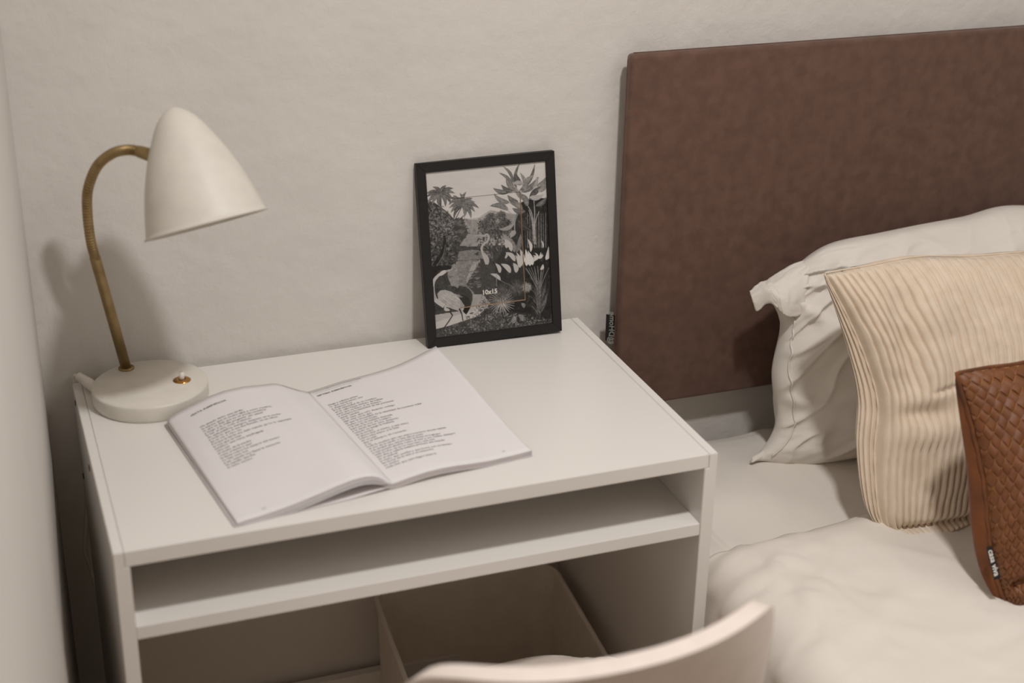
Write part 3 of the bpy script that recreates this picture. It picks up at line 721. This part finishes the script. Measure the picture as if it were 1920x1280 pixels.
def both(name, ff, fb, nu, nv, m, parent):
    vs = [ff(i/nu, j/nv) for j in range(nv+1) for i in range(nu+1)]; idx = {}
    fs = [(j*(nu+1)+i, j*(nu+1)+i+1, (j+1)*(nu+1)+i+1, (j+1)*(nu+1)+i) for j in range(nv) for i in range(nu)]
    def id2(i, j):
        if i in (0, nu) or j in (0, nv): return j*(nu+1)+i
        if (i, j) not in idx: idx[(i, j)] = len(vs); vs.append(fb(i/nu, j/nv))
        return idx[(i, j)]
    fs += [(id2(i, j+1), id2(i+1, j+1), id2(i+1, j), id2(i, j)) for j in range(nv) for i in range(nu)]
    return mesh_obj(name, vs, fs, m, parent, True)
both('pillowcase', wf, wb, 150, 120, M_sheet, wp)
# stitched hem that runs down the pillowcase's open end, and the hem's drooping corner
hem = [wf(.035+.012*math.sin(v*7), v)+Vector((-.0005, -.0015, 0)) for v in [k/90 for k in range(5, 88)]]
tube('hem_stitch', hem, .0014, M_sheet, wp, 8)
EA = [((1530, 478, .366), (1480, 500, .362), (1445, 522, .358), (1424, 532, .356), (1406, 546, .356)),
      ((1520, 500, .345), (1482, 520, .338), (1452, 536, .335), (1436, 541, .338), (1410, 560, .345)),
      ((1512, 540, .325), (1482, 556, .318), (1462, 560, .318), (1442, 552, .330), (1420, 583, .340)),
      ((1505, 590, .318), (1484, 594, .312), (1470, 588, .312), (1458, 576, .318), (1440, 556, .334))]
ER = [[at(x, y, Y=Y) for x, y, Y in r] for r in EA]
def ear(a, b):
    rows = [ecurve(r)(b) for r in ER]; p = ecurve(rows)(a)
    return p+Vector((0, -.0015*fbm(a*6, b*7, 3), .002*fbm(a*5, b*6, 6)))
eo = grid('hem_corner', ear, 40, 40, M_sheet, wp); sm = eo.modifiers.new('s', 'SOLIDIFY'); sm.thickness = .0016
tube('hem_stitch', [ear(t, .50+.02*math.sin(t*9))+Vector((-.0005, -.0012, .0003)) for t in [k/40 for k in range(41)]], .0011, M_sheet, wp, 8)
def under(a, b):
    p = ear(1-a*.12, b); return p+Vector((.006*a, .030*a, .012*a))
def toe(a, b):
    p = at(1452, 838, Y=.300).lerp(at(1408, 858, Y=.292), b); w_ = .020*(1-.55*b)
    return p+Vector((.2, 0, 1))*((a-.5)*w_)+Vector((0, -.006*math.sin(math.pi*a), 0))-Vector((0, 0, .004))
eo = grid('hem_corner', toe, 12, 12, M_sheet, wp); sm = eo.modifiers.new('s', 'SOLIDIFY'); sm.thickness = .003

# --- beige corduroy cushion
M_cord = mat('beige_corduroy', srgb(216, 200, 180), .85, col2=srgb(208, 191, 169), nscale=45, bump=.35, bscale=1200, bdist=.0006, sheen=.5)
cc = tag(empty('corduroy_cushion', (1.2, .1, .55)), 'beige wide-rib corduroy cushion leaning on the white pillow', 'cushion')
CL = ecurve([at(1672, 1008, Y=.030), at(1648, 960, Y=.048), at(1640, 850, Y=.085), at(1646, 760, Y=.108), at(1626, 680, Y=.134), at(1590, 595, Y=.162), at(1546, 513, Y=.190)])
CT = ecurve([at(1546, 513, Y=.190), at(1620, 500, Y=.196), at(1720, 482, Y=.202), at(1820, 481, Y=.205), at(1910, 474, Y=.208), (1.39, .205, .868), (1.435, .195, .865)])
CB = ecurve([at(1672, 1008, Y=.030), at(1730, 1010, Y=.024), at(1790, 990, Y=.020), (1.19, .012, .566), (1.30, .012, .568), (1.42, .03, .568)])
CR = ecurve([(1.42, .03, .568), (1.445, .08, .66), (1.45, .14, .77), (1.435, .195, .865)])
NR = 34
def cfold(u, v):
    d = fbm(u*2.5+4, v*3, 4)*.008
    d += -.014*math.exp(-((u-.17)/.10)**2-((v-.47)/.035)**2)*1.0          # pinch across the left flank
    d += .008*math.exp(-((u-.22)/.12)**2-((v-.40)/.05)**2)
    d += .009*math.exp(-((u-.26-.25*(v-.75))/.05)**2)*ss(.45, .65, v)*ss(1, .85, v)  # diagonal ridge from the top corner
    d += -.010*math.exp(-((u-.17-.2*(v-.75))/.045)**2)*ss(.5, .62, v)*ss(.98, .82, v)
    d += -.012*math.exp(-((v-.085-.02*math.sin(u*9))/.020)**2)*ss(.02, .10, u)*ss(.62, .35, u)+.010*math.exp(-((v-.045)/.03)**2)*ss(0, .08, u)*ss(.6, .35, u)
    d += -.006*math.exp(-((v-.53-.06*u)/.010)**2)*ss(.16, .24, u)*ss(.62, .45, u)
    d += .005*math.sin(u*16+v*9)*math.exp(-((v-.25)/.14)**2)*ss(.5, .1, u)
    return d
def rib(u, v):
    ph = u*NR+.35*fbm(u*3, v*5, 11)+.28*math.sin(v*9+u*4)*ss(.5, .1, u)*ss(.6, .2, v)
    q = abs(ph-round(ph))
    r = (1-math.exp(-(q/.13)**2))*(.75+.25*math.cos((q-.5)*math.pi))
    return .0056*r
def cdisp(u, v):
    e = ss(0, .01, u)*ss(0, .012, 1-v)*ss(0, .01, v)
    return cfold(u, v)*ss(0, .06, u)*ss(0, .05, v)*ss(0, .06, 1-v)+rib(u, v)*e
cf = cushion_surface((CL, CR, CB, CT), (-.10, -1, .36), .062, cdisp, .46)
cb0 = cushion_surface((CL, CR, CB, CT), (-1.0, .55, .22), .088, lambda u, v: 0, .40)
RN = Vector((-.45, -.85, .25)).normalized()
def cb_(u, v):
    w_ = u**2.4; k = 8.5*bulge(w_, .5, .40)+.12*fbm(u*3, v*7, 2); r = 1-math.exp(-(abs(k-round(k))/.15)**2)
    return cb0(w_, v)+RN*(.0048*r*ss(0, .05, u)*ss(.62, .40, u)*ss(0, .02, v)*ss(1, .97, v))
both('corduroy_cover', cf, cb_, 420, 130, M_cord, cc)
def off(f, d): return lambda t: f(t)+Vector(d)
tube('seam', [CL(t)+Vector((-.0008, -.0012, .0006))*(1+.6*math.sin(t*90)) for t in [k/160 for k in range(161)]], .0016, M_cord, cc, 8)
tube('seam', [CT(t)+Vector((0, -.0006, .0012)) for t in [k/80 for k in range(81)]], .0014, M_cord, cc, 8)

# --- brown woven leather cushion
M_lea = mat('cognac_leather', srgb(116, 70, 36), .56, col2=srgb(103, 59, 28), nscale=50, bump=.2, bscale=900, bdist=.0004)
M_lea2 = mat('leather_under_weave', srgb(170, 118, 66), .7)
M_vel = mat('rust_velvet', srgb(124, 70, 26), .8, col2=srgb(84, 44, 15), nscale=22, sheen=.3, bump=.2, bscale=800, bdist=.0005)
bc = tag(empty('leather_cushion', (1.25, -.12, .56)), 'brown woven leather cushion with rust velvet back, in front of the corduroy cushion', 'cushion')
LL = ecurve([at(1893, 1140, Y=-.175), at(1872, 1085, Y=-.160), at(1858, 1010, Y=-.140), at(1846, 900, Y=-.112), at(1822, 790, Y=-.082), at(1795, 700, Y=-.058)])
LT_ = ecurve([at(1795, 700, Y=-.058), at(1850, 690, Y=-.052), at(1915, 681, Y=-.046), (1.22, -.040, .838), (1.33, -.040, .838), (1.385, -.05, .842)])
LB_ = ecurve([at(1893, 1140, Y=-.175), at(1915, 1138, Y=-.180), (1.16, -.186, .578), (1.26, -.19, .574), (1.39, -.172, .576)])
LR = ecurve([(1.39, -.172, .576), (1.40, -.12, .68), (1.40, -.085, .76), (1.385, -.05, .842)])
ld = lambda u, v: fbm(u*3, v*3, 21)*.004*ss(0, .1, u)-.012*math.exp(-((v-.13-.12*u)/.03)**2)*ss(.02, .2, u)*ss(.9, .5, u)
lf = cushion_surface((LL, LR, LB_, LT_), (-.15, -1, .45), .050, ld, .5)
lf0 = cushion_surface((LL, LR, LB_, LT_), (-.15, -1, .45), .050, lambda u, v: ld(u, v)-.0012, .5)
lb_ = cushion_surface((LL, LR, LB_, LT_), (-1.0, .9, 0), .050, lambda u, v: 0, .34)
grid('weave_backing', lf0, 60, 60, M_lea2, bc)
grid('velvet_back', lambda u, v: lb_(1-u, v), 50, 60, M_vel, bc)
tube('seam', [LL(t)+Vector((-.0012, 0, 0))*(1+.5*math.sin(t*70)) for t in [k/100 for k in range(101)]]+[LT_(t)+Vector((0, 0, .0008)) for t in [k/60 for k in range(1, 61)]], .0026, M_vel, bc, 8)
# diagonal basket weave: every visible strip end is a piece of its own
cw, ch_ = .262, .30; ps = .0128
cells = []
nn = 36
for i in range(-nn, nn):
    for j in range(-nn, nn):
        a = ((i-j)*.7071*ps+.006)/cw*1.0; b = ((i+j)*.7071*ps*1.0)/ch_
        if -.02 < a < 1.02 and -.025 < b < 1.02: cells.append((a, b, (i+j) % 2, i, j))
def weave_patch(a, b, par, i, j):
    h = ps*.5; n = 4; vs = []
    k1 = random.uniform(-.0004, .0004); hl = h*(1.02 if par else .90); hw = h*(.90 if par else 1.02); tw = random.uniform(-.05, .05)
    for q in range(n+1):
        for p in range(n+1):
            s = (p/n*2-1); t = (q/n*2-1); ds, dt = s*hl, t*hw
            ds, dt = ds+tw*dt, dt-tw*ds
            u = min(max(a+(ds-dt)*.7071/cw, .003), .997); v = min(max(b+(ds+dt)*.7071/ch_, .003), .997)
            along = s if par else t; across = t if par else s
            z = .0011*(1-along**2*1.1)+.0002*(1-across**4)+k1*.4
            if abs(along) == 1: z -= .0006
            e = .0026
            c = lf(min(max(u, 0.004), 1), min(max(v, 0.004), .996)); du = (lf(min(max(u, .004)+.01, 1), min(max(v, .004), .996))-c); dv_ = (lf(min(max(u, .004), 1), min(max(v, .004), .996)+.003)-c)
            nrm = du.cross(dv_).normalized()
            if nrm.y > 0: nrm = -nrm
            vs.append(c+nrm*z)
    fs = [(q*(n+1)+p, q*(n+1)+p+1, (q+1)*(n+1)+p+1, (q+1)*(n+1)+p) for q in range(n) for p in range(n)]
    return vs, fs
cells.sort(key=lambda c: c[0]+.12*abs(c[1]-.5))
for c in cells[:290]:
    v_, f_ = weave_patch(*c); mesh_obj('leather_strip', v_, f_, M_lea, bc, True)
rest = [weave_patch(*c) for c in cells[290:]]
ro = merge('woven_strips', rest, M_lea, bc); ro['kind'] = 'stuff'
ro.data.polygons.foreach_set('use_smooth', [True]*len(ro.data.polygons))
q4 = [at(1844, 1022, Y=-.1475), at(1855, 1019, Y=-.1495), at(1871, 1080, Y=-.166), at(1859, 1083, Y=-.164)]
cl, cn = quad_slab('fabric_label', [q+Vector((-.003, -.009, .003)) for q in q4], .0008, M_tagb, bc)
q4 = [q+Vector((-.003, -.009, .003)) for q in q4]
tv, tf = text2d('casa viva', .0098, 'CENTER', 2, 1, .0002)
xd = (q4[3]-q4[0]).normalized(); yd = (q4[1]-q4[0]).normalized(); qc = sum(q4, Vector())/4; M_lw2 = mat('label_white_thread', srgb(225, 222, 216), .7)
mesh_obj('label_lettering', [qc+xd*(v.x)+yd*(v.y-.0026)+cn*.0004 for v in tv], tf, M_lw2, cl)

# ------------------------------------------------------------------ chair
M_chair = mat('moulded_white_plastic', srgb(225, 213, 204), .42)
M_leg = mat('beech_legs', srgb(190, 150, 105), .5, col2=srgb(172, 130, 86), nscale=20, stretch=(1, 1, .2))
chx, chy = .399, -.172
chair = tag(empty('dining_chair', (chx, chy, 0)), 'white moulded plastic shell chair with curved backrest, tucked up to the desk front', 'chair')
PRF = ecurve([(0, -.285, .829), (0, -.270, .77), (0, -.245, .68), (0, -.215, .59), (0, -.175, .505), (0, -.115, .452), (0, -.02, .430), (0, .10, .432), (0, .20, .440), (0, .252, .430)])
wid = lambda v: float(np.interp(v, [0, .06, .15, .3, .45, .6, .8, .93, 1], [.186, .192, .200, .212, .220, .220, .208, .188, .172]))
def shell(a, v):
    u = a*2-1; c = PRF(v); w_ = wid(v)
    back = ss(.62, .35, v)
    x = w_*(u*(1-back)+math.sin(u*1.25)/math.sin(1.25)*back)
    y = c.y+back*.088*abs(u)**2.2; z = c.z+(1-back)*.018*abs(u)**2.4
    tp = ss(.16, 0, v)
    z += tp*(.012*abs(u)**2-.066*abs(u)**6.5)
    y += -.075*abs(u)**5*ss(.84, 1, v)
    return Vector((chx+x+.045*(y+.2)/.5*.6, chy+y, z))
so = grid('seat_shell', shell, 36, 60, M_chair, chair)
sd = so.modifiers.new('s', 'SOLIDIFY'); sd.thickness = .018; sd.offset = 0
bv = so.modifiers.new('b', 'BEVEL'); bv.width = .0083; bv.segments = 4; bv.limit_method = 'ANGLE'; bv.angle_limit = math.radians(60)
for sx in (-1, 1):
    for sy in (-1, 1):
        a = Vector((chx+sx*.11, chy+.02+sy*.10, .428)); b = Vector((chx+sx*.21, chy+.02+sy*.20, .006))
        tube('leg', [a, a.lerp(b, .3), a.lerp(b, .7), b], lambda t: .016-.006*t, M_leg, chair, 16)
boxo('seat_frame', chx-.13, chx+.13, chy-.10, chy+.14, .412, .424, mat('black_steel', srgb(30, 30, 30), .4, .6), chair, .003)
